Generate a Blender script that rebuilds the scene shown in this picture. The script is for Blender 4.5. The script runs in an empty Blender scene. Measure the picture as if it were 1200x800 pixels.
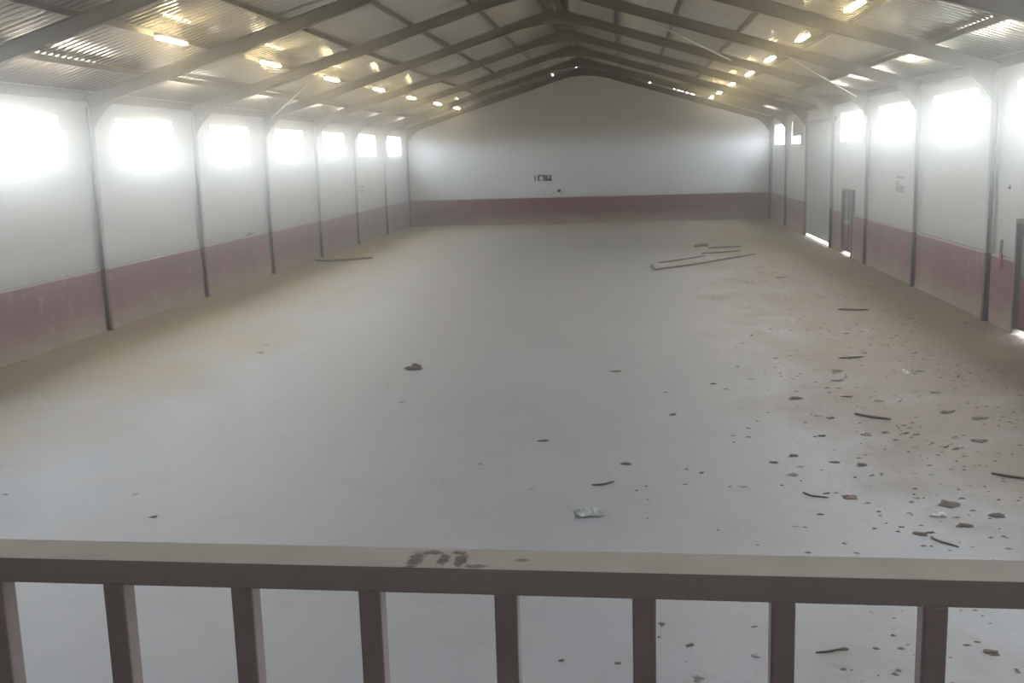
import bpy, bmesh, math, random
from mathutils import Vector, Matrix, noise
random.seed(7)
SKY = 26
HAZE = .017
C = bpy.context.scene.collection

# ------------------------------------------------------------------ layout (metres)
W, D, B = 16.834, 49.039, 4.9207        # hall width, distance of the end wall, bay length
Y0 = D - 11 * B                          # back wall behind the gallery
PL = 1.232                               # height of the maroon plinth
ZE, ZR = 4.64, 7.2                       # roof sheet at eave and ridge
S = (ZR - ZE) / (W / 2)
def zroof(x): return ZE + S * min(x, W - x)
def fy(k): return D - k * B              # y of portal frame k, counted from the end wall

# ------------------------------------------------------------------ helpers
def tag(o, label=None, cat=None, group=None, kind=None):
    if label: o['label'] = label
    if cat: o['category'] = cat
    if group: o['group'] = group
    if kind: o['kind'] = kind
    return o
def obj(name, bm, mat, parent=None, smooth=False):
    me = bpy.data.meshes.new(name)
    bmesh.ops.recalc_face_normals(bm, faces=bm.faces[:])
    bm.to_mesh(me); bm.free()
    if smooth:
        for p in me.polygons: p.use_smooth = True
    o = bpy.data.objects.new(name, me); C.objects.link(o)
    for m in (mat if isinstance(mat, (list, tuple)) else [mat]): me.materials.append(m)
    if parent: o.parent = parent
    return o
def empty(name, loc=(0, 0, 0), rz=0):
    o = bpy.data.objects.new(name, None); C.objects.link(o)
    o.location = loc; o.rotation_euler = (0, 0, rz); o.empty_display_size = .1
    return o
def BM(): return bmesh.new()
def box(bm, x0, x1, y0, y1, z0, z1, mi=0):
    v = [bm.verts.new(p) for p in ((x0,y0,z0),(x1,y0,z0),(x1,y1,z0),(x0,y1,z0),(x0,y0,z1),(x1,y0,z1),(x1,y1,z1),(x0,y1,z1))]
    for f in ((3,2,1,0),(4,5,6,7),(0,1,5,4),(1,2,6,5),(2,3,7,6),(3,0,4,7)):
        bm.faces.new([v[i] for i in f]).material_index = mi
def bevel(bm, w, seg=2):
    bmesh.ops.bevel(bm, geom=bm.edges[:], offset=w, segments=seg, affect='EDGES', profile=.6)
def prism(bm, pts, axis, a, b):
    """closed polygon (u,v) swept along an axis: 'y' -> (u,·,v), 'x' -> (·,u,v)"""
    def P(u, v, t): return (u, t, v) if axis == 'y' else (t, u, v)
    A = [bm.verts.new(P(u, v, a)) for u, v in pts]; Bv = [bm.verts.new(P(u, v, b)) for u, v in pts]
    bm.faces.new(A); bm.faces.new(Bv[::-1]); n = len(pts)
    for i in range(n): bm.faces.new([A[i], Bv[i], Bv[(i+1) % n], A[(i+1) % n]])
def tube(bm, pts, r, n=8, taper=None):
    pts = [Vector(p) for p in pts]; rings = []
    for i, p in enumerate(pts):
        t = (pts[min(i+1, len(pts)-1)] - pts[max(i-1, 0)]).normalized()
        a = t.orthogonal().normalized() if abs(t.z) > .9 else t.cross(Vector((0, 0, 1))).normalized()
        b = t.cross(a); rr = r if taper is None else r * taper[i]
        rings.append([bm.verts.new(p + rr * (math.cos(2*math.pi*k/n) * a + math.sin(2*math.pi*k/n) * b)) for k in range(n)])
    for A, Bq in zip(rings, rings[1:]):
        for k in range(n): bm.faces.new([A[k], A[(k+1) % n], Bq[(k+1) % n], Bq[k]])
    bm.faces.new(rings[0][::-1]); bm.faces.new(rings[-1])
def lathe(bm, prof, cx=0, cy=0, n=20):
    rings = [[bm.verts.new((cx + r*math.cos(2*math.pi*k/n), cy + r*math.sin(2*math.pi*k/n), z)) for k in range(n)] for r, z in prof]
    for A, Bq in zip(rings, rings[1:]):
        for k in range(n): bm.faces.new([A[k], A[(k+1) % n], Bq[(k+1) % n], Bq[k]])
    bm.faces.new(rings[0][::-1]); bm.faces.new(rings[-1])

# ------------------------------------------------------------------ materials
def lin(c):
    return tuple((v/255/12.92 if v/255 <= .04045 else ((v/255+.055)/1.055)**2.4) for v in c) + (1,)
class N:
    def __init__(s, name):
        s.m = bpy.data.materials.new(name); s.m.use_nodes = True
        s.t = s.m.node_tree; s.b = s.t.nodes['Principled BSDF']
        s.pos = s.t.nodes.new('ShaderNodeNewGeometry').outputs['Position']
    def new(s, typ, **k):
        n = s.t.nodes.new(typ)
        for a, v in k.items(): setattr(n, a, v)
        return n
    def set(s, n, i, v):
        if isinstance(v, bpy.types.NodeSocket): s.t.links.new(v, n.inputs[i])
        else: n.inputs[i].default_value = v
    def math(s, op, a, b=0., c=None, clamp=False):
        n = s.new('ShaderNodeMath', operation=op, use_clamp=clamp); s.set(n, 0, a); s.set(n, 1, b)
        if c is not None: s.set(n, 2, c)
        return n.outputs[0]
    def noise(s, scale, detail=4, rough=.55, stretch=None):
        n = s.new('ShaderNodeTexNoise'); v = s.pos
        if stretch:
            q = s.new('ShaderNodeVectorMath', operation='MULTIPLY'); s.set(q, 0, v); q.inputs[1].default_value = stretch; v = q.outputs[0]
        s.set(n, 'Vector', v); s.set(n, 'Scale', scale); s.set(n, 'Detail', detail); s.set(n, 'Roughness', rough)
        return n.outputs[0]
    def ramp(s, v, a, b):
        n = s.new('ShaderNodeMapRange', interpolation_type='SMOOTHSTEP'); s.set(n, 0, v); s.set(n, 1, a); s.set(n, 2, b)
        return n.outputs[0]
    def mix(s, f, a, b):
        n = s.new('ShaderNodeMix', data_type='RGBA'); s.set(n, 0, f); s.set(n, 6, a); s.set(n, 7, b)
        return n.outputs[2]
    def xyz(s):
        n = s.new('ShaderNodeSeparateXYZ'); s.set(n, 0, s.pos); return n.outputs
    def bump(s, h, st=.3, dist=.02):
        n = s.new('ShaderNodeBump'); s.set(n, 'Strength', st); s.set(n, 'Distance', dist); s.set(n, 'Height', h)
        s.t.links.new(n.outputs[0], s.b.inputs['Normal'])
    def fin(s, col, rough=.6, metal=0., spec=.5):
        s.set(s.b, 'Base Color', col); s.set(s.b, 'Roughness', rough); s.set(s.b, 'Metallic', metal); s.set(s.b, 'Specular IOR Level', spec)
        return s.m
def plain(name, rgb, rough=.6, metal=0., var=.18, scale=9, spec=.4):
    n = N(name); c = lin(rgb); d = tuple(v*(1-var) for v in c[:3]) + (1,)
    return n.fin(n.mix(n.noise(scale), c, d), rough, metal, spec)

# white painted wall, faint grime and rising dust
def wall_mat(name, rgb):
    n = N(name); z = n.xyz()[2]
    c = lin(rgb); g = lin((rgb[0]-26, rgb[1]-28, rgb[2]-32))
    streak = n.ramp(n.noise(.7, 4, .55, (1.3, 1.3, .5)), .45, .85)
    grime = n.math('MULTIPLY', streak, .2)
    band = n.math('SUBTRACT', 1., n.ramp(z, PL, PL + .35)); band = n.math('MULTIPLY', band, n.math('MULTIPLY', n.noise(3), .9))
    f = n.math('ADD', grime, band, clamp=True)
    n.bump(n.noise(30, 3), .08)
    return n.fin(n.mix(f, c, g), .62, spec=.35)
M = {}
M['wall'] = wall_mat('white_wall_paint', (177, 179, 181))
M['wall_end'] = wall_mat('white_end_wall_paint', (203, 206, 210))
# maroon plinth: worn paint, plaster scars, dust from the floor
def plinth_mat():
    n = N('worn_maroon_paint'); z = n.xyz()[2]
    c = n.mix(n.noise(1.3, 5), lin((136, 100, 105)), lin((110, 82, 89)))
    scar = n.math('MULTIPLY', n.ramp(n.noise(3.2, 6, .7), .56, .68), .6)
    c = n.mix(scar, c, lin((172, 148, 148)))
    h = n.math('ADD', n.math('MULTIPLY', n.noise(1.1, 4, .6), .75), .0)
    dust = n.math('SUBTRACT', 1., n.ramp(n.math('SUBTRACT', z, h), -.40, .30))
    c = n.mix(n.math('MULTIPLY', dust, .85), c, lin((160, 148, 136)))
    top = n.math('MULTIPLY', n.ramp(z, PL - .045, PL - .035), .75)
    c = n.mix(top, c, lin((188, 184, 180)))
    n.bump(n.noise(22, 4), .25)
    return n.fin(c, .75, spec=.25)
M['plinth'] = plinth_mat()
# concrete floor with drifted earth along the walls
def floor_mat():
    n = N('dusty_concrete_floor'); x, y, z = n.xyz()
    conc = n.mix(n.noise(.35, 6, .6), lin((177, 175, 180)), lin((158, 158, 163)))
    conc = n.mix(n.math('MULTIPLY', n.ramp(n.noise(2.2, 6, .7), .5, .75), .35), conc, lin((140, 142, 142)))
    jit = n.math('MULTIPLY', n.math('SUBTRACT', n.noise(.42, 6, .62), .5), 7.)
    jit2 = n.math('MULTIPLY', n.math('SUBTRACT', n.noise(1.5, 5, .7, (1, .5, 1)), .5), 3.5)
    j = n.math('ADD', jit, jit2)
    l = n.math('SUBTRACT', 1., n.ramp(n.math('ADD', x, j), 1.6, 5.0))
    r = n.ramp(n.math('ADD', x, j), 11.6, 14.4)
    f = n.math('MULTIPLY', n.ramp(n.math('ADD', y, n.math('MULTIPLY', j, 2.2)), 38., 48.), .75)
    dust = n.math('MAXIMUM', n.math('MAXIMUM', l, r), f)
    dl = n.mix(n.noise(1.4, 6, .65), lin((194, 180, 158)), lin((160, 150, 134))); dr = n.mix(n.noise(1.7, 6, .7), lin((158, 144, 130)), lin((120, 108, 98)))
    dirt = n.mix(n.math('MULTIPLY', n.ramp(x, 9., 13.), n.math('SUBTRACT', 1., n.math('MULTIPLY', n.ramp(y, 24., 40.), .7))), dl, dr)
    c = n.mix(n.math('MULTIPLY', dust, .85), conc, dirt)
    # fine crumbs of earth on the right-hand side
    cr = n.math('MULTIPLY', n.ramp(n.noise(7., 6, .8), .56, .66), n.math('ADD', n.math('MULTIPLY', r, .55), .05))
    c = n.mix(cr, c, lin((92, 78, 66)))
    n.bump(n.noise(12, 6), .25)
    rg = n.math('ADD', .5, n.math('MULTIPLY', dust, .25))
    return n.fin(c, rg, spec=.4)
M['floor'] = floor_mat()
def roof_mat():
    n = N('galvanised_roof_sheet')
    c = n.mix(n.noise(.5, 5, .6, (1, .4, 1)), lin((228, 225, 216)), lin((204, 201, 192)))
    return n.fin(c, n.math('ADD', .07, n.math('MULTIPLY', n.noise(.8, 4), .12)), .55, .5)
M['roof'] = roof_mat()
M['steel'] = plain('grey_steel_paint', (120, 119, 114), .5)
M['column'] = plain('pale_column_paint', (150, 154, 154), .5)
M['column_low'] = plain('maroon_column_paint', (98, 66, 66), .6)
M['rod'] = plain('pale_brace_steel', (200, 200, 190), .4)
M['rail'] = plain('brown_rail_enamel', (118, 103, 100), .3, 0, .3, 25, .55)
def rail_top_mat():
    n = N('dust_on_brown_enamel'); x, y, z = n.xyz()
    d = n.mix(n.noise(14, 5), lin((222, 214, 206)), lin((196, 188, 180)))
    br = lin((118, 105, 101))
    # fingers have wiped the dust away in one spot
    def blot(cx, cy, r, r2):
        a = n.math('POWER', n.math('DIVIDE', n.math('SUBTRACT', x, cx), r), 2.)
        b = n.math('POWER', n.math('DIVIDE', n.math('SUBTRACT', y, cy), r2), 2.)
        s = n.math('ADD', n.math('ADD', a, b), n.math('MULTIPLY', n.math('SUBTRACT', n.noise(150, 5, .7), .5), 5.))
        return n.math('SUBTRACT', 1., n.ramp(s, .55, 1.25))
    f = None
    for q in ((10.080, 1.232, .010, .026), (10.098, 1.257, .012, .008), (10.116, 1.236, .007, .018), (10.132, 1.258, .010, .006), (10.139, 1.232, .008, .022),
              (10.160, 1.214, .014, .006), (10.215, 1.236, .010, .005)):
        b = blot(*q); f = b if f is None else n.math('MAXIMUM', f, b)
    up = n.new('ShaderNodeSeparateXYZ'); g = n.new('ShaderNodeNewGeometry'); n.set(up, 0, g.outputs['Normal'])
    dusty = n.math('MULTIPLY', n.ramp(up.outputs[2], .75, .97), n.math('SUBTRACT', 1., n.math('MULTIPLY', f, .85)))
    spk = n.ramp(n.noise(55, 2), .74, .78)
    d = n.mix(n.math('MULTIPLY', spk, .7), d, lin((205, 200, 190)))
    return n.fin(n.mix(dusty, br, d), n.math('ADD', .2, n.math('MULTIPLY', dusty, .6)), 0, .5)
M['rail_top'] = rail_top_mat()
M['clod'] = plain('dark_earth', (112, 100, 91), .9)
M['clod2'] = plain('dry_grey_earth', (132, 122, 114), .9)
M['stick'] = plain('dark_twig_bark', (98, 86, 78), .85)
M['timber'] = plain('weathered_timber', (128, 122, 116), .8)
M['paper'] = plain('white_scrap_paper', (214, 212, 204), .6)
M['plastic'] = plain('greyish_plastic_film', (170, 174, 172), .3)
M['red'] = plain('faded_red_enamel', (176, 100, 100), .5)
M['greypink'] = plain('greyish_pink_cap', (150, 128, 132), .5)
M['reddish'] = plain('reddish_scrap', (148, 118, 110), .8)
M['frame'] = plain('window_frame_paint', (225, 226, 224), .5)
M['board'] = plain('grey_window_board', (150, 152, 148), .7)
M['door'] = plain('pale_grey_door_sheet', (160, 166, 165), .5)
M['doorgrey'] = plain('grey_door_leaf_paint', (120, 122, 120), .6)
M['doorframe'] = plain('dark_door_frame', (84, 74, 72), .5)
M['doormaroon'] = plain('maroon_door_leaf_paint', (118, 76, 80), .6)
M['lock'] = plain('pale_lock_plate', (190, 180, 172), .4)
M['black'] = plain('dark_lettering', (44, 52, 56), .6)
M['sheet'] = plain('faded_notice_sheet', (182, 186, 188), .6)
M['ink'] = plain('faded_notice_print', (128, 132, 134), .6)
M['ink2'] = plain('faded_notice_heading', (134, 126, 134), .6)
M['cap'] = plain('dark_cap_plastic', (70, 76, 78), .5)
M['bottle'] = plain('white_bottle_plastic', (226, 226, 226), .4)
M['batten'] = plain('white_batten_enamel', (205, 205, 195), .4)
M['slab'] = plain('gallery_concrete', (150, 146, 140), .8)
M['soil'] = plain('bare_brown_soil', (158, 142, 126), .9)
M['outside'] = plain('bright_concrete_apron', (205, 200, 188), .8)
def glass():
    m = bpy.data.materials.new('window_glass'); m.use_nodes = True; t = m.node_tree; t.nodes.clear()
    o = t.nodes.new('ShaderNodeOutputMaterial'); mx = t.nodes.new('ShaderNodeMixShader'); a = t.nodes.new('ShaderNodeBsdfTransparent')
    g = t.nodes.new('ShaderNodeBsdfGlossy'); g.inputs['Roughness'].default_value = .05; a.inputs[0].default_value = (.93, .95, .95, 1)
    mx.inputs[0].default_value = .05
    t.links.new(a.outputs[0], mx.inputs[1]); t.links.new(g.outputs[0], mx.inputs[2]); t.links.new(mx.outputs[0], o.inputs[0]); return m
M['glass'] = glass()
def emis(name, col, st):
    m = bpy.data.materials.new(name); m.use_nodes = True; b = m.node_tree.nodes['Principled BSDF']
    b.inputs['Base Color'].default_value = (.8, .8, .75, 1); b.inputs['Emission Color'].default_value = col; b.inputs['Emission Strength'].default_value = st
    return m
M['tube'] = emis('lit_fluorescent_tube', (1., .80, .44, 1), 75)

# ------------------------------------------------------------------ setting: floor, walls, roof
T = .2
bm = BM(); box(bm, -T, W+T, Y0-T, D+T, -.2, 0); FLOOR = tag(obj('floor', bm, M['floor']), kind='structure')
bm = BM(); box(bm, -60, W+60, Y0-60, D+60, -.6, -.21); tag(obj('ground', bm, M['soil']), kind='structure')
bm = BM(); box(bm, W+T+.002, W+9, 28, 44, -.2, -.03); box(bm, W+T+.002, W+9, 10, 20, -.2, -.03); tag(obj('ground', bm, M['outside']), kind='structure')

WZ0, WZ1 = 3.30, 4.17                     # window sill and head
winL = [(fy(k + .75), fy(k + .20)) for k in range(0, 11)]
winR = [(fy(k + .75), fy(k + .15)) for k in (0, 1, 3, 4, 5, 6, 7, 8, 9, 10)]
doorways = [(fy(2.965), fy(1.86), 4.02), (31.22, 32.72, 1.92), (16.70, 18.25, 1.92)]
def wall_with_openings(bm, x0, x1, ya, yb, za, zb, holes):
    ys = sorted({ya, yb, *[h[0] for h in holes], *[h[1] for h in holes]})
    for a, b in zip(ys, ys[1:]):
        m = (a+b)/2; cuts = sorted([(h[2], h[3]) for h in holes if h[0] < m < h[1]])
        z = za
        for c0, c1 in cuts:
            if c0 > z: box(bm, x0, x1, a, b, z, c0)
            z = max(z, c1)
        if z < zb: box(bm, x0, x1, a, b, z, zb)
wt = ZE + .012
bm = BM(); wall_with_openings(bm, -T, 0, Y0, D, 0, wt, [(a, b, WZ0, WZ1) for a, b in winL]); tag(obj('wall_left', bm, M['wall']), kind='structure')
bm = BM(); wall_with_openings(bm, W, W+T, Y0, D, 0, wt, [(a, b, WZ0, WZ1) for a, b in winR] + [(a, b, 0, h) for a, b, h in doorways])
tag(obj('wall_right', bm, M['wall']), kind='structure')
def gable(y0, y1, leaks):
    bm = BM(); xs = {-T, W/2, W+T}
    for a, b, d in leaks: xs |= {a, b}
    xs = sorted(xs)
    for a, b in zip(xs, xs[1:]):
        d = next((l[2] for l in leaks if l[0] < (a+b)/2 < l[1]), -.012)
        prism(bm, [(a, 0), (b, 0), (b, zroof(b) - d), (a, zroof(a) - d)], 'y', y0, y1)
    return bm
leaks = [(6.95, 7.02, .07), (8.02, 8.10, .07), (8.21, 8.30, .07), (11.34, 11.46, .07), (12.44, 12.50, .06), (12.62, 12.70, .07), (12.80, 12.86, .06), (13.00, 13.08, .07), (13.24, 13.36, .07)]
tag(obj('wall_end', gable(D, D+T, leaks), M['wall_end']), kind='structure')
tag(obj('wall_back', gable(Y0-T, Y0, []), M['wall']), kind='structure')
# plinths with a ledge on top
LE = .06
bm = BM(); box(bm, 0, LE, Y0, D, 0, PL); tag(obj('baseboard_left', bm, M['plinth']), kind='structure')
bm = BM(); wall_with_openings(bm, W-LE, W, Y0, D, 0, PL, [(a, b, 0, h) for a, b, h in doorways]); tag(obj('baseboard_right', bm, M['plinth']), kind='structure')
bm = BM(); box(bm, LE, W-LE, D-LE, D, 0, PL); tag(obj('baseboard_end', bm, M['plinth']), kind='structure')
# corrugated roof: waves run from eave to ridge
def roof_side(sign):
    bm = BM(); pitch, n, amp = .20, 16, .014
    ya, yb = Y0 - .3, D + .35; cnt = int((yb - ya) / pitch * n)
    rows = []
    for i in range(cnt + 1):
        y = ya + (yb - ya) * i / cnt; w = amp * max(-1, min(1, 2.2*math.sin(2*math.pi*(y-ya)/pitch)))
        xe, xr = (-.45, W/2) if sign < 0 else (W+.45, W/2)
        ze = ZE - S*.45
        rows.append([bm.verts.new((xe, y, ze + w + .02)), bm.verts.new(((xe+xr)/2, y, (ze+ZR)/2 + w + .02)), bm.verts.new((xr, y, ZR + w + .02))])
    for A, Bq in zip(rows, rows[1:]):
        for k in range(2): bm.faces.new([A[k], A[k+1], Bq[k+1], Bq[k]])
    o = obj('ceiling', bm, M['roof'], None, True)
    m = o.modifiers.new('thick', 'SOLIDIFY'); m.thickness = .0015
    return tag(o, kind='structure')
roof_side(-1); roof_side(1)
bm = BM(); prism(bm, [(W/2-.25, ZR-.03), (W/2, ZR+.07), (W/2+.25, ZR-.03), (W/2+.25, ZR+.02), (W/2, ZR+.12), (W/2-.25, ZR+.02)], 'y', Y0-.3, D+.35)
tag(obj('trim_1', bm, M['roof']), kind='structure')

# windows
def window(i, side, a, b):
    root = empty('window_%d' % i, (0 if side < 0 else W, (a+b)/2, WZ0)); tag(root, kind='structure')
    h, L = WZ1 - WZ0, (b - a) / 2; x0, x1 = (-.13, -.07) if side < 0 else (.07, .13)
    bm = BM(); f = .02
    box(bm, x0, x1, -L, L, 0, f); box(bm, x0, x1, -L, L, h-f, h); box(bm, x0, x1, -L, -L+f, f, h-f); box(bm, x0, x1, L-f, L, f, h-f)
    obj('window_frame', bm, M['frame'], root)
    bm = BM(); xm = (x0+x1)/2; box(bm, xm-.003, xm+.003, -L+f, L-f, f, h-f); obj('window_pane', bm, M['glass'], root)
    # the opening lets daylight in: sky portal filling the reveal
    ld = bpy.data.lights.new('window_daylight', 'AREA'); ld.shape = 'RECTANGLE'; ld.size = 2*L; ld.size_y = h
    ld.cycles.is_portal = True
    lo = bpy.data.objects.new('window_daylight', ld); C.objects.link(lo); lo.parent = root
    lo.location = (-.2 if side < 0 else .2, 0, h/2)
    d = Vector((1 if side < 0 else -1, 0, 0)); X = Vector((0, 1, 0)); Z = -d; Y = Z.cross(X)
    lo.rotation_euler = Matrix((X, Y, Z)).transposed().to_euler()
i = 1
for a, b in winL: window(i, -1, a, b); i += 1
for a, b in winR: window(i, 1, a, b); i += 1

# board leaning in the second window from the far right corner, leaving an L of daylight
a, b = winR[1]
bm = BM(); prism(bm, [(a-.05, WZ0+.30), (b-.45, WZ0+.30), (b-.45, WZ1-.05), (b-.9, WZ1+.1), (a-.05, WZ1+.1)], 'x', W-.03, W-.002)
box(bm, W-.05, W-.03, a-.05, b-.45, WZ0+.30, WZ0+.35)
box(bm, W-.03, W-.002, a-.05, a+.62, WZ0-.05, WZ0+.30)
tag(obj('window_board', bm, M['board']), 'grey board covering most of a high window, leaving an L of daylight', 'board')

# added haze volume filling the hall, stands in for lens veil and window bloom
def haze():
    bm = BM(); prism(bm, [(-T-.1, -.205), (W+T+.1, -.205), (W+T+.1, ZE+.35), (W/2, ZR+.35), (-T-.1, ZE+.35)], 'y', Y0-T-.1, D+T+.1)
    m = bpy.data.materials.new('glare_haze'); m.use_nodes = True; t = m.node_tree; t.nodes.clear()
    o = t.nodes.new('ShaderNodeOutputMaterial'); v = t.nodes.new('ShaderNodeVolumeScatter')
    v.inputs['Color'].default_value = (.96, .95, .93, 1); v.inputs['Density'].default_value = HAZE; v.inputs['Anisotropy'].default_value = .94
    t.links.new(v.outputs[0], o.inputs[1])
    tag(obj('glare_haze', bm, m), 'thin added haze filling the whole hall, standing in for lens glare', 'haze', kind='stuff')
if HAZE > 0: haze()

# ------------------------------------------------------------------ steel frames
HB = .10                                  # purlin depth
RD = .24                                  # rafter depth
CX = .15                                  # inner face of a column
def ibeam_y(bm, P, Q, depth, fw, tf=.012, tw=.010):
    """I-section from P to Q in the x-z plane; its depth lies in that plane"""
    P, Q = Vector(P), Vector(Q); t = (Q-P).normalized(); nrm = Vector((-t.z, 0, t.x))
    for off, hw, ht in ((depth/2 - tf/2, fw/2, tf/2), (-depth/2 + tf/2, fw/2, tf/2), (0, tw/2, depth/2 - tf)):
        vs = []
        for e in (P, Q):
            for sy, sn in ((-1, -1), (1, -1), (1, 1), (-1, 1)):
                vs.append(bm.verts.new(e + nrm*(off + sn*ht) + Vector((0, sy*hw, 0))))
        for f in ((0,1,2,3),(7,6,5,4),(0,4,5,1),(1,5,6,2),(2,6,7,3),(3,7,4,0)): bm.faces.new([vs[q] for q in f])
def column_bm(x, z0, z1):
    bm = BM(); a, b = (0.062, CX) if x < 1 else (W-CX, W-.062)
    fw = .11
    box(bm, a, a+.012, -fw/2, fw/2, z0, z1); box(bm, b-.012, b, -fw/2, fw/2, z0, z1); box(bm, a+.012, b-.012, -.006, .006, z0, z1)
    return bm
zoff = HB + RD/2 + .03
def frame_parts(root):
    for sx in (-1, 1):
        xx = 0 if sx < 0 else W
        c = obj('column', column_bm(xx, PL, ZE-.30), M['column'], root)
        p = obj('column_foot', column_bm(xx, 0, PL), M['column_low'], c); tag(p, 'maroon painted lower length of the column')
        bm = BM(); x0 = .09 if sx < 0 else W-.09
        ibeam_y(bm, (x0, 0, zroof(x0)-zoff), (W/2, 0, ZR-zoff), RD, .12)
        r = obj('rafter', bm, M['steel'], root)
        bm = BM(); mir = (lambda x: x) if sx < 0 else (lambda x: W-x)
        zb = lambda x: zroof(x) - HB - RD - .02
        prism(bm, [(mir(CX-.01), zb(CX)-.42), (mir(CX+.16), zb(.3)-.22), (mir(.62), zb(.62)-.02), (mir(.62), zb(.62)+.02), (mir(CX-.01), zb(CX)+.02)], 'y', -.045, .045)
        obj('knee_haunch', bm, M['steel'], root)
        bm = BM()
        prism(bm, [(mir(W/2-1.0), zb(W/2-1.0)), (mir(W/2-.35), zb(W/2-1.0)+.10), (mir(W/2), zb(W/2-1.0)+.12), (mir(W/2), zb(W/2)+.05), (mir(W/2-1.0), zb(W/2-1.0)+.05)], 'y', -.05, .05)
        obj('ridge_haunch', bm, M['steel'], root)
flabels = {
 0: 'grey steel portal frame flat against the far end wall',
 1: 'grey steel portal frame next in front of the far end wall',
 2: 'grey steel portal frame at the far edge of the tall sliding door',
 3: 'grey steel portal frame at the near edge of the tall sliding door',
 4: 'grey steel portal frame between the small far door and the faded wall notice',
 5: 'grey steel portal frame just nearer than the faded notice on the right wall',
 6: 'grey steel portal frame with the nearest pair of columns in full view',
 7: 'grey steel portal frame nearest the gallery, only its rafters at the top corners in view'}
proto = None
def copy_tree(o, parent=None):
    c = o.copy(); C.objects.link(c); c.parent = parent
    for ch in o.children: copy_tree(ch, c)
    return c
for k in range(8):
    if proto is None: root = proto = empty('portal_frame'); frame_parts(root)
    else: root = copy_tree(proto)
    root.location = (0, fy(k) - (.075 if k == 0 else 0), 0)
    tag(root, flabels[k], 'frame', 'steel portal frames of the hall')
# purlins along the hall
PX = [(1.15, 'lowest on the {} slope, above the frame knees'), (2.55, 'third up the {} slope, with the lamps hung beneath'),
      (3.97, 'on the {} slope just above the row of lamps'), (5.40, 'midway between the {} lamps and the ridge'), (6.82, 'on the {} slope, second down from the ridge'), (8.22, 'on the {} side of the ridge')]
def purlin(x, z, h=HB, w=.06):
    bm = BM(); y0, y1 = Y0+.02, D-.02
    box(bm, x-w/2, x+w/2, y0, y1, z, z+.008); box(bm, x-w/2, x+w/2, y0, y1, z+h-.008, z+h); box(bm, x-.005, x+.005, y0, y1, z+.008, z+h-.008)
    return obj('roof_purlin', bm, M['steel'])
for px, txt in PX:
    for s, side in ((-1, 'left'), (1, 'right')):
        x = px if s < 0 else W-px
        tag(purlin(x, zroof(x) - HB - .012), 'long grey steel purlin ' + txt.format(side), 'beam', 'roof purlins')
for s, side in ((-1, 'left'), (1, 'right')):
    x = .035 if s < 0 else W-.035
    tag(purlin(x, 4.45, .17, .07), 'grey eave beam along the top of the ' + side + ' wall', 'beam', 'eave beams')
# thin brace poles under the roof
def brace(P, Q, label):
    bm = BM(); P, Q = [Vector((x, y, zroof(x) - .44)) for x, y in (P, Q)]
    tube(bm, [P, Q], .015, 8)
    tag(obj('brace_pole', bm, M['rod'], None, True), label, 'pole')
brace((.62, 28.55), (3.22, 24.45), 'thin pale brace pole slanting under the left roof above the fourth window')
brace((10.98, 24.4), (12.95, 27.6), 'thin pale brace pole slanting under the right roof near the ridge side of the lamps')
brace((14.06, 24.42), (16.15, 28.1), 'thin pale brace pole slanting under the right roof near the eave')

# ------------------------------------------------------------------ lamps
Llamps = [(2.83, 17.3), (2.87, 22.1), (2.85, 26.85), (2.98, 31.45), (2.95, 36.4), (3.03, 41.05), (3.12, 45.15)]
Rlamps = [(13.73, 16.65), (13.68, 21.1), (13.68, 25.75), (13.73, 30.4), (13.70, 35.0), (13.71, 39.9), (13.69, 43.4)]
def lamp():
    root = empty('batten_lamp'); L = .54
    bm = BM(); prism(bm, [(-.05, .0), (.05, .0), (.035, .05), (-.035, .05)], 'y', -L-.03, L+.03)
    obj('housing', bm, M['batten'], root)
    for x in (-.04, .04):
        bm = BM(); tube(bm, [(x, -L+.02, -.028), (x, L-.02, -.028)], .019, 10); t = obj('tube', bm, M['tube'], root, True)
        for y in (-L-.012, L-.012):
            bm = BM(); box(bm, x-.012, x+.012, y, y+.024, -.045, .0); obj('lamp_holder', bm, M['batten'], root)
    for y in (-.4, .4):
        bm = BM(); tube(bm, [(0, y, .045), (0, y, .19)], .008, 6); obj('suspension', bm, M['steel'], root)
    return root
ordn = ['nearest', 'second nearest', 'third nearest', 'middle', 'third farthest', 'second farthest', 'farthest']
lp = None
for side, lst in (('left', Llamps), ('right', Rlamps)):
    for k, (x, y) in enumerate(lst):
        r = lamp() if lp is None else copy_tree(lp)
        if lp is None: lp = r
        r.location = (x, y, 5.255)
        r.rotation_euler = (0, 0, 0)
        tag(r, 'lit twin-tube batten lamp, %s of the seven in the %s row' % (ordn[k], side), 'lamp', 'lit batten lamps of the ' + side + ' row')

# ------------------------------------------------------------------ doors
a, b, h = doorways[0]
root = empty('door_1', (W, (a+b)/2, 0)); tag(root, kind='structure'); L = (b-a)/2
bm = BM(); n = 36
pts = []
for q in range(n+1):
    y = -L + .02 + (2*L-.04)*q/n; pts.append((.055 if (q % 4) in (0, 1) else .035, y))
lo = [bm.verts.new((x, y, .06)) for x, y in pts]; hi = [bm.verts.new((x, y, h-.001)) for x, y in pts]
for q in range(n): bm.faces.new([lo[q], lo[q+1], hi[q+1], hi[q]])
o = obj('door_sheet', bm, M['door'], root); m = o.modifiers.new('t', 'SOLIDIFY'); m.thickness = .004
bm = BM()
for z in (.11, 1.35, 2.7, h-.1): box(bm, .065, .10, -L+.02, L-.02, z, z+.07)
for y in (-L+.02, -.035, L-.09): box(bm, .065, .10, y, y+.07, .11, h-.02)
obj('door_bracing', bm, M['steel'], root)
bm = BM(); box(bm, -.05, -.01, -L-.25, L+.05, h-.05, h+.07); obj('door_track', bm, M['steel'], root)
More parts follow.
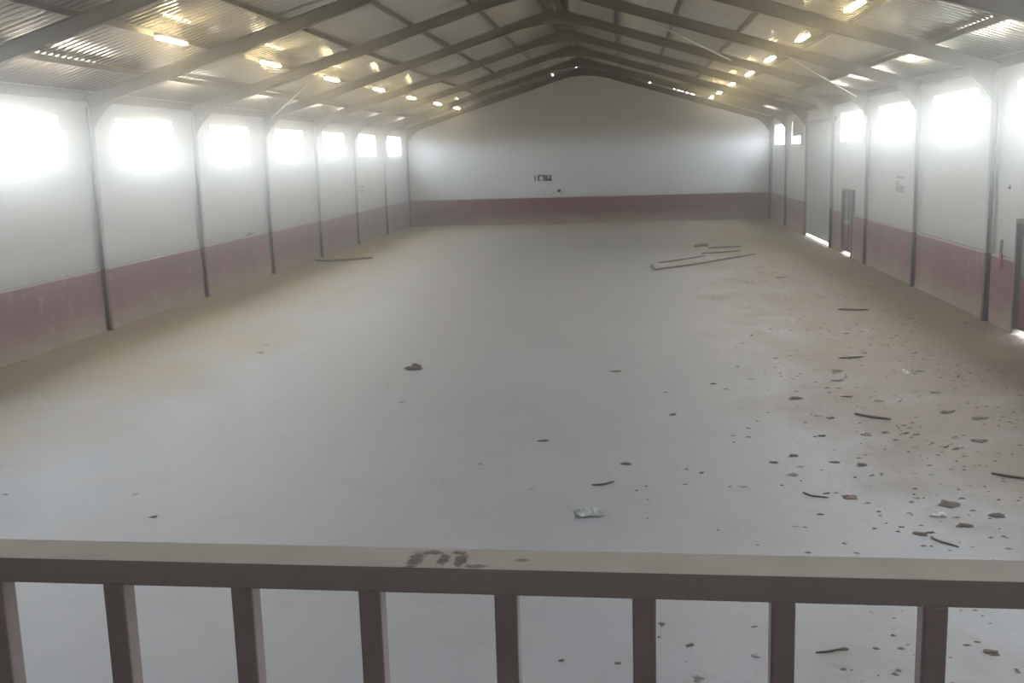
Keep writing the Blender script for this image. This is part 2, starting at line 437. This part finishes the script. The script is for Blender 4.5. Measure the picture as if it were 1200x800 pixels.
bm = BM(); box(bm, -.005, .03, -L+.09, -L+.12, 1.05, 1.35); bevel(bm, .006); obj('door_handle', bm, M['doorframe'], root)
def small_door(i, a, b, h):
    root = empty('door_%d' % i, (W, (a+b)/2, 0)); tag(root, kind='structure'); L = (b-a)/2
    bm = BM()
    for y in (-L, L-.07): box(bm, -.09, .06, y, y+.07, 0, h)
    box(bm, -.09, .06, -L+.07, L-.07, h-.07, h)
    obj('door_frame', bm, M['doorframe'], root)
    for s, (y0, y1) in (('a', (-L+.08, -.03)), ('b', (.03, L-.08))):
        bm = BM(); box(bm, .0, .04, y0, y1, .98, h-.08); lf = obj('door_leaf', bm, M['doorgrey'], root)
        bm = BM(); box(bm, .0, .04, y0, y1, .07, .978); obj('lower_panel', bm, M['doormaroon'], lf)
        bm = BM()
        for z in (.07, .90, 1.72): box(bm, -.008, 0., y0+.04, y1-.04, z+.02, z+.07)
        obj('ledge_rail', bm, M['doorframe'], lf)
    bm = BM(); box(bm, -.03, .05, -.028, .028, .07, h-.08); obj('meeting_stile', bm, M['doorframe'], root)
    bm = BM(); box(bm, -.075, -.03, -.24, .30, .90, 1.02); bevel(bm, .01); obj('bolt_bar', bm, M['lock'], root)
small_door(2, *doorways[1]); small_door(3, *doorways[2])

# ------------------------------------------------------------------ signs and small things on the walls
# dark lettering on the end wall
root = empty('wall_sign', (6.03, D, 1.96)); tag(root, 'small row of dark block letters low on the far end wall', 'sign')
def strokes(name, rects, mat, parent):
    bm = BM()
    for u0, u1, v0, v1 in rects: box(bm, u0, u1, -.012, -.001, v0, v1)
    return obj(name, bm, mat, parent)
strokes('letter', [(.0, .055, .0, .27)], M['black'], root)
strokes('letter', [(.16, .23, .02, .28), (.23, .48, .22, .28), (.41, .48, .02, .22), (.23, .41, .02, .05)], M['black'], root)
strokes('letter', [(.50, .60, .0, .28), (.60, .70, .02, .10), (.70, .79, .0, .28)], M['black'], root)
def notice(x, yc, z, w, h, face, label, rows, name='wall_notice'):
    root = empty(name, (x, yc, z)); tag(root, label, 'notice')
    s = -1 if face < 0 else 1
    bm = BM(); xs = sorted((0.001*s, .004*s)); box(bm, xs[0], xs[1], -w/2, w/2, 0, h); obj('sheet', bm, M['sheet'], root)
    bm = BM(); xs = sorted((.0042*s, .006*s))
    for y0, y1, z0, z1 in rows: box(bm, xs[0], xs[1], -w/2+y0*w, -w/2+y1*w, z0*h, z1*h)
    obj('print', bm, M['ink'], root)
# on the right wall (u grows away from the camera = to the left in view)
notice(W, 26.22, 1.98, 1.0, .50, -1, 'small faded notice with grey print on the right wall above the maroon band',
       [(.15, .88, .80, .92), (.62, .9, .48, .68), (.55, .85, .28, .5), (.12, .5, .16, .48), (.48, .92, .16, .34)])
notice(0, 40.4, 1.90, .95, .30, 1, 'tiny faded notice high beside a column on the far left wall',
       [(.05, .45, .62, .95), (.55, .95, .62, .95), (.05, .45, .1, .45), (.55, .95, .1, .45)])
# bottle on the end wall ledge
root = empty('bottle', (7.14, D-.032, PL)); tag(root, 'small white bottle with a dark top standing on the end wall ledge', 'bottle')
bm = BM(); lathe(bm, [(.02, 0), (.028, .005), (.028, .16), (.02, .2), (.012, .215)], n=16)
for v in bm.verts: v.co.x *= 2.4
obj('body', bm, M['bottle'], root, True)
bm = BM(); lathe(bm, [(.014, .213), (.028, .225), (.028, .31), (.018, .33)], n=16)
for v in bm.verts: v.co.x *= 2.6; v.co.x += .02
obj('cap', bm, M['cap'], root, True)
# red stub on the right wall
root = empty('wall_pipe', (W-LE-.035, 18.86, 0)); tag(root, 'short upright reddish pipe on the right wall beside the near door', 'pipe')
bm = BM(); tube(bm, [(0, 0, 1.02), (0, 0, 1.30)], .032, 12); obj('pipe_body', bm, M['red'], root, True)
bm = BM(); tube(bm, [(0, 0, 1.30), (0, 0, 1.52)], .028, 12); tag(obj('pipe_top', bm, M['greypink'], root, True), 'greyish upper end')
bm = BM(); box(bm, .02, .034, -.07, .07, 1.08, 1.12); box(bm, .02, .034, -.07, .07, 1.22, 1.24); obj('bracket', bm, M['red'], root)
bm = BM(); tube(bm, [(0, 0, 0), (-.03, 0, 0)], .035, 12); o = obj('wall_fitting', bm, M['ink'], None, True); o.location = (W, 18.86, 2.42)
tag(o, 'tiny grey round fitting high on the right wall near the nearer small door', 'fitting')

# ------------------------------------------------------------------ gallery and railing
bm = BM(); box(bm, LE+.01, W-LE-.01, Y0+.02, 1.27, 1.50, 1.68); tag(obj('floor_gallery', bm, M['slab']), kind='structure')
root = empty('balcony_railing', (10.2, 1.2, 1.68), 0)
tag(root, 'brown metal gallery railing with dusty flat top rail, in the foreground', 'railing')
def rx(x): return x - 10.2
def yl(x): return 1.218 - .0215*(x - 9.53)          # the rail runs very slightly askew
bm = BM(); a, b = 6.2, 14.2
v = []
for x in (a, b):
    f = yl(x) - 1.2
    for dy, z in ((0, -.034), (.070, -.034), (.070, 0), (0, 0)): v.append(bm.verts.new((rx(x), f+dy, 1.02+z)))
for f in ((0,1,2,3),(7,6,5,4),(0,4,5,1),(1,5,6,2),(2,6,7,3),(3,7,4,0)): bm.faces.new([v[q] for q in f])
bevel(bm, .004, 3)
obj('top_rail', bm, M['rail_top'], root, False)
xs = [9.682, 9.856, 10.024, 10.197, 10.367, 10.532, 10.706]
xs = [9.682 - .1705*q for q in range(20, 0, -1)] + xs + [10.706 + .1705*q for q in range(1, 21)]
bal = None
for x in xs:
    if bal is None:
        bm = BM(); box(bm, -.0145, .0145, -.0145, .0145, .075, .986); bevel(bm, .003, 2); bal = o = obj('baluster', bm, M['rail'], root)
    else: o = bal.copy(); C.objects.link(o); o.parent = root
    o.location = (rx(x), yl(x) - 1.2 + .018, 0); o.rotation_euler = (0, 0, -.0215)
bm = BM()
for x in (a, b): pass
box(bm, rx(a), rx(b), -.012, .018, .045, .075); o = obj('bottom_rail', bm, M['rail'], root); o.location = (0, .03, 0); o.rotation_euler = (0, 0, -.0215)
bm = BM()
for x in (a+.02, 10.2, b-.05): box(bm, rx(x)-.02, rx(x)+.02, -.01, .03, 0, .05)
o = obj('rail_foot', bm, M['rail'], root); o.location = (0, .03, 0); o.rotation_euler = (0, 0, -.0215)

# ------------------------------------------------------------------ litter on the floor
def clod_mesh(seed, flat=.32):
    bm = BM(); bmesh.ops.create_icosphere(bm, subdivisions=3, radius=.5)
    for v in bm.verts:
        d = noise.noise(v.co*2.3 + Vector((seed*3.1, seed*1.7, 0)))*1.1 + noise.noise(v.co*5 + Vector((seed, 0, 9)))*.6
        v.co *= max(.25, 1 + d); v.co.z *= flat; v.co.y *= .6
        if v.co.z < -.07: v.co.z = -.07
    zm = min(v.co.z for v in bm.verts)
    for v in bm.verts: v.co.z -= zm
    xs_ = [v.co.x for v in bm.verts]; w = max(xs_) - min(xs_)
    for v in bm.verts: v.co.x /= w; v.co.y /= w; v.co.z /= w
    return bm
DEB = [(13.99, 16.51, 0.11, 'c'), (14.73, 16.48, 0.1, 'c'), (12.58, 16.15, 0.09, 'c'), (11.49, 14.36, 0.1, 'c'), (11.63, 14.04, 0.09, 'c'), (12.05, 14.68, 0.18, 'f'), (12.7, 14.86, 0.08, 'f'), (13.01, 15.28, 0.08, 'f'), (13.33, 15.17, 0.2, 'c'), (13.21, 14.54, 0.23, 'c'), (12.99, 14.1, 0.11, 'c'), (12.96, 13.81, 0.09, 'c'), (13.13, 13.57, 0.16, 'c'), (12.47, 13.46, 0.21, 'c'), (13.48, 13.33, 0.14, 'c'), (14.46, 15.14, 0.15, 'c'), (14.88, 14.8, 0.09, 'c'), (14.73, 14.51, 0.06, 'c'), (15.36, 14.75, 0.09, 'f'), (14.3, 13.79, 0.16, 'c'), (14.54, 13.82, 0.11, 'f'), (12.03, 12.75, 0.1, 'f'), (12.61, 12.57, 0.17, 'f'), (12.74, 12.46, 0.1, 'c'), (13.49, 12.12, 0.09, 'c'), (14.15, 12.76, 0.23, 'c'), (14.43, 12.46, 0.24, 'c'), (11.5, 11.69, 0.13, 'f'), (11.67, 11.61, 0.06, 'c'), (12.49, 11.67, 0.12, 'c'), (13.22, 11.82, 0.12, 'c'), (13.42, 11.78, 0.11, 'c'), (13.52, 11.72, 0.09, 'c'), (13.89, 11.58, 0.15, 'f'), (14.12, 11.47, 0.22, 'c'), (13.38, 11.22, 0.12, 'f'), (13.69, 11.22, 0.09, 'c'), (13.78, 11.15, 0.12, 'c'), (12.05, 10.86, 0.12, 'c'), (12.2, 10.86, 0.03, 'c'), (11.82, 10.63, 0.11, 'c'), (12.06, 10.49, 0.1, 'f'), (12.43, 10.64, 0.13, 'c'), (12.68, 10.54, 0.13, 'c'), (13.78, 10.88, 0.06, 'c'), (11.94, 10.22, 0.17, 'f'), (11.06, 10.27, 0.07, 'c'), (13.13, 10.28, 0.07, 'f'), (13.27, 10.25, 0.08, 'f'), (14.09, 10.47, 0.03, 'c'), (11.3, 9.83, 0.04, 'c'), (11.42, 9.83, 0.12, 'f'), (12.17, 9.64, 0.08, 'c'), (12.26, 9.66, 0.04, 'c'), (12.95, 9.53, 0.1, 'f'), (13.2, 9.36, 0.22, 'c'), (13.65, 9.73, 0.04, 'c'), (13.54, 9.92, 0.08, 'f'), (12.79, 9.12, 0.07, 'f'), (13.51, 9.07, 0.17, 'c'), (13.15, 9.02, 0.1, 'f'), (12.01, 9.06, 0.07, 'c'), (11.75, 8.75, 0.08, 'f'), (13.15, 8.79, 0.16, 'c'), (12.63, 8.76, 0.06, 'c'), (12.74, 8.59, 0.14, 'c'), (12.82, 8.63, 0.07, 'c'), (13.41, 8.54, 0.07, 'f'), (13.15, 8.05, 0.03, 'c'), (6.92, 14.33, 0.06, 'c'), (10.15, 15.26, 0.21, 'c'), (10.87, 12.65, 0.12, 'c'), (9.37, 11.44, 0.15, 'c'), (10.3, 10.55, 0.13, 'c'), (9.39, 9.72, 0.08, 'f'), (8.45, 10.0, 0.06, 'f'), (8.78, 10.53, 0.09, 'f'), (14.29, 29.7, 0.19, 'c'), (14.12, 26.56, 0.41, 'c'), (15.86, 24.5, 0.25, 'c'), (15.44, 20.14, 0.1, 'c'), (14.07, 18.33, 0.14, 'c'), (12.22, 17.44, 0.16, 'f'), (16.37, 19.31, 0.14, 'c'), (4.09, 16.98, 0.15, 'c'), (4.86, 16.77, 0.06, 'c'), (3.92, 17.74, 0.16, 'f'), (10.73, 6.49, 0.07, 'c'), (11.71, 6.48, 0.06, 'c'), (12.58, 6.63, 0.05, 'c'), (12.62, 6.48, 0.11, 'c'), (10.76, 6.05, 0.1, 'f'), (12.62, 7.11, 0.03, 'c'), (10.56, 6.79, 0.06, 'c'), (9.9, 6.24, 0.05, 'c'), (10.26, 6.22, 0.05, 'c'), (4.13, 9.43, 0.07, 'c'), (5.96, 8.82, 0.08, 'c'), (5.47, 9.47, 0.09, 'f')]
dark = [obj('dirt_clod', clod_mesh(s), M['clod']) for s in range(5)]
grey = [obj('dirt_clod', clod_mesh(s+9, .2), M['clod2']) for s in range(3)]
used = set()
def zone(x, y):
    if y < 7.3: return 'dirt clod on the floor glimpsed below the top rail', 'dirt clods seen between the balusters'
    if x < 8: return 'dirt clod on the bare left half of the floor', 'dirt clods on the left half of the floor'
    if y > 17: return 'dirt clod on the far right floor toward the doors', 'dirt clods near the right wall'
    if x < 11.3: return 'dirt clod on the middle of the grey floor', 'dirt clods on the middle of the floor'
    if y < 10.4: return 'dirt clod on the right floor just beyond the railing', 'dirt clods on the floor just beyond the railing'
    if x < 13: return 'dirt clod at the inner edge of the littered right side', 'dirt clods at the inner edge of the litter'
    return 'dirt clod in the thick litter on the right side of the floor', 'dirt clods in the thick litter on the right'
for n_, (x, y, w, kind) in enumerate(DEB):
    pool = dark if kind == 'c' else grey; src = pool[n_ % len(pool)]
    if src.name in used: o = src.copy(); C.objects.link(o)
    else: o = src; used.add(src.name)
    w = w * (.95 if kind == 'c' else .8)
    o.location = (x, y, .0); o.rotation_euler = (0, 0, random.uniform(-.5, .9)); o.scale = (w, w*random.uniform(.9, 1.5), min(w*.7, .07) if kind == 'c' else min(w*.4, .03))
    z, g = zone(x, y); pre = 'small dark ' if kind == 'c' else 'flat greyish '
    tag(o, pre + z, 'clod', ('dark ' if kind == 'c' else 'greyish ') + g)
bm = BM(); cnt = 0                     # fine crumbs of earth trodden over the right-hand side: nobody could count them
while cnt < 1900:
    x = random.uniform(10.2, W-.15); y = 6 + 28*random.random()**1.6
    if y > 30 or random.random() > max(.03, min(1, (x-11.2)/3.2)) * (.25 + 1.5*max(0, noise.noise(Vector((x*.8, y*.5, 3)))+.15)): continue
    r_ = random.uniform(.006, .024); k_ = random.randint(4, 6); a0 = random.random()*6; st = random.uniform(1, 2.4); ra = random.uniform(-.5, .5)
    ring = []
    for q in range(k_):
        a_ = a0 + 2*math.pi*q/k_; u = r_*st*math.cos(a_)*random.uniform(.6, 1.1); v_ = r_*math.sin(a_)*random.uniform(.6, 1.1)
        ring.append(bm.verts.new((x + u*math.cos(ra) - v_*math.sin(ra), y + u*math.sin(ra) + v_*math.cos(ra), 0)))
    top = bm.verts.new((x, y, r_*.6))
    for q in range(k_): bm.faces.new([ring[q], ring[(q+1) % k_], top])
    cnt += 1
tag(obj('earth_crumbs', bm, M['clod2'], FLOOR), 'fine dark crumbs of earth over the right side of the floor', kind='stuff')
def stick(P, Q, r, label, mat='stick', name='twig', cat='twig', bend=.03):
    P, Q = Vector((*P, r)), Vector((*Q, r)); n = 6; pts = []; side = (Q-P).cross(Vector((0, 0, 1))).normalized(); L = (Q-P).length
    for q in range(n+1):
        t = q/n; pts.append(P.lerp(Q, t) + side*bend*L*math.sin(t*math.pi) * (1 + .5*math.sin(5*t)))
    bm = BM(); tube(bm, pts, r, 7, [.7, .95, 1, .95, 1, .85, .55])
    if name == 'twig':
        m = pts[3]; tube(bm, [m, m + side*.12*L + (Q-P)*.15 + Vector((0, 0, .01))], r*.5, 5)
    tag(obj(name, bm, M[mat], None, True), label, cat)
stick((13.04, 12.62), (13.40, 12.36), .016, 'dark twig lying in the middle of the right-hand litter')
stick((13.85, 10.26), (14.3, 10.02), .014, 'long dark twig at the right edge of the view above the railing')
stick((11.96, 9.66), (12.16, 9.50), .008, 'thin curved twig on the grey floor beyond the right half of the railing', bend=.12)
stick((12.80, 8.50), (12.96, 8.30), .008, 'thin twig beside the dark clods near the right end of the railing')
stick((14.46, 21.02), (15.02, 20.94), .018, 'straight dark stick lying alone toward the right wall')
stick((13.52, 16.10), (13.90, 16.20), .014, 'dark stick with a white scrap lying on it', bend=.05)
stick((9.97, 9.84), (10.19, 9.95), .009, 'bent twig beyond the plastic scrap in the middle of the floor', bend=.1)
stick((11.52, 6.42), (11.71, 6.49), .007, 'thin twig seen between the balusters on the right')
# long poles lying together in the far right part of the floor
def pole(P, Q, r, label):
    stick(P, Q, r, label, 'timber', 'timber_pole', 'pole', .015)
pole((11.04, 28.55), (14.20, 32.45), .032, 'longest dark timber pole lying slantwise on the far floor')
pole((12.95, 34.80), (14.05, 35.15), .025, 'short timber pole farthest back in the pile of poles')
pole((12.60, 32.95), (13.85, 33.58), .025, 'timber pole lying in the middle of the pile of poles')
pole((11.20, 30.4), (12.65, 32.2), .022, 'pale timber pole just behind the longest pole')
stick((11.03, 30.1), (11.035, 28.75), .030, 'short timber piece lying across the near end of the longest pole', 'timber', 'timber_offcut', 'offcut', .01)
bm = BM(); tube(bm, [(12.55, 35.4, .03), (12.8, 35.7, .05), (13.0, 36.1, .03)], .05, 8); tube(bm, [(12.75, 35.9, .04), (12.95, 35.5, .04)], .04, 8)
tag(obj('timber_offcut', bm, M['timber'], None, True), 'dark stub of timber behind the pile of poles', 'offcut')
# hose at the left column
bm = BM(); tube(bm, [(.20, 33.15, .035), (.42, 32.8, .035), (.75, 32.68, .035), (1.1, 32.8, .035), (1.5, 33.05, .035), (2.02, 33.42, .035)], .035, 8)
tag(obj('hose', bm, M['timber'], None, True), 'dark hose curving over the floor from a left column foot', 'hose')
# crumpled sheets
def crumple(name, cx, cy, w, d, h, mat, label, cat, seed, rz=0, z=0.):
    bm = BM(); n = 9; vs = []
    for i_ in range(n):
        for j_ in range(n):
            u, v_ = i_/(n-1)-.5, j_/(n-1)-.5
            e = 1 + .35*noise.noise(Vector((math.atan2(v_, u)*1.3, seed, 0)))
            hh = h*(.5 + noise.noise(Vector((u*4+seed, v_*4, 0)))) * (1 - 1.3*max(abs(u), abs(v_)))
            vs.append(bm.verts.new((u*w*e, v_*d*e, max(.003, hh))))
    for i_ in range(n-1):
        for j_ in range(n-1): bm.faces.new([vs[i_*n+j_], vs[(i_+1)*n+j_], vs[(i_+1)*n+j_+1], vs[i_*n+j_+1]])
    bm.normal_update()
    o = obj(name, bm, M[mat]); m = o.modifiers.new('t', 'SOLIDIFY'); m.thickness = .003; m.offset = 1
    o.location = (cx, cy, z); o.rotation_euler = (0, 0, rz); tag(o, label, cat); return o
crumple('plastic_scrap', 9.98, 9.02, .22, .20, .07, 'plastic', 'crumpled greyish plastic scrap in the middle of the near floor', 'scrap', 3, .3)
crumple('dry_leaf', 7.03, 15.55, .26, .20, .09, 'clod', 'curled dark leaf lying alone on the middle left floor', 'leaf', 5, .5)
crumple('paper_scrap', 13.01, 9.06, .13, .08, .05, 'paper', 'bright white paper scrap in the litter near the right end of the railing', 'scrap', 7)
crumple('paper_scrap', 7.31, 13.4, .08, .07, .04, 'paper', 'tiny white scrap alone on the grey left-centre floor', 'scrap', 8)
crumple('paper_scrap', 14.25, 15.1, .07, .34, .04, 'paper', 'pale upright-looking scrap strip on the right floor', 'scrap', 9)
crumple('paper_scrap', 13.76, 16.30, .10, .08, .05, 'paper', 'white scrap lying against a dark stick on the right floor', 'scrap', 10, 0, .0)
crumple('paper_scrap', 11.14, 6.37, .05, .04, .02, 'plastic', 'pale scrap seen between two balusters right of centre', 'scrap', 11)
crumple('leaf_scrap', 12.36, 9.53, .12, .09, .03, 'reddish', 'reddish dry scrap beyond the right half of the railing', 'scrap', 12)
crumple('leaf_scrap', 12.97, 11.70, .10, .08, .03, 'reddish', 'small reddish scrap in the middle right litter', 'scrap', 13)
for yy, ss, lb in ((17.76, .07, 'nearest of three white scraps on the left wall ledge'), (18.0, .09, 'middle and brightest of three white scraps on the left wall ledge'), (18.26, .08, 'farthest of three white scraps on the left wall ledge')):
    crumple('plaster_scrap', .032, yy, .05, ss, .045, 'paper', lb, 'scrap', yy, 0, PL)
crumple('plaster_scrap', .034, 27.2, .05, .20, .12, 'paper', 'white scrap on the left wall ledge below the fourth window', 'scrap', 21, 0, PL)
crumple('cloth_scrap', .034, 27.85, .05, .60, .12, 'timber', 'dark rag on the left wall ledge beside a white scrap', 'rag', 22, 0, PL)

# ------------------------------------------------------------------ sky, camera, exposure
w = bpy.data.worlds.new('sky'); bpy.context.scene.world = w; w.use_nodes = True
wt_ = w.node_tree; bg = wt_.nodes['Background']; bg.inputs[1].default_value = SKY
tc = wt_.nodes.new('ShaderNodeTexCoord'); sp = wt_.nodes.new('ShaderNodeSeparateXYZ'); mr = wt_.nodes.new('ShaderNodeMapRange'); mxw = wt_.nodes.new('ShaderNodeMix'); mxw.data_type = 'RGBA'
wt_.links.new(tc.outputs['Generated'], sp.inputs[0]); wt_.links.new(sp.outputs[2], mr.inputs[0]); mr.inputs[1].default_value = -.03; mr.inputs[2].default_value = .03
wt_.links.new(mr.outputs[0], mxw.inputs[0]); mxw.inputs[6].default_value = (.36, .29, .235, 1); mxw.inputs[7].default_value = (.92, .96, 1., 1)
wt_.links.new(mxw.outputs[2], bg.inputs[0])
cam = bpy.data.cameras.new('camera'); co = bpy.data.objects.new('camera', cam); C.objects.link(co)
cam.sensor_width = 36; cam.lens = 1226.52/1200*36; cam.clip_end = 300; cam.clip_start = .05
yaw, pit, rol = -.113606, .176230, .029195
F = Vector((math.sin(yaw)*math.cos(pit), math.cos(yaw)*math.cos(pit), -math.sin(pit)))
X = Vector((math.cos(yaw), -math.sin(yaw), 0)); U = Vector((math.sin(yaw)*math.sin(pit), math.cos(yaw)*math.sin(pit), math.cos(pit)))
R = X*math.cos(rol) - U*math.sin(rol); V = X*math.sin(rol) + U*math.cos(rol)
co.matrix_world = Matrix(((R.x, V.x, -F.x, 10.352), (R.y, V.y, -F.y, 0), (R.z, V.z, -F.z, 3.2), (0, 0, 0, 1)))
sc = bpy.context.scene; sc.camera = co
sc.view_settings.view_transform = 'Standard'; sc.view_settings.look = 'None'; sc.view_settings.gamma = 1
sc.view_settings.use_curve_mapping = False; sc.view_settings.exposure = .68
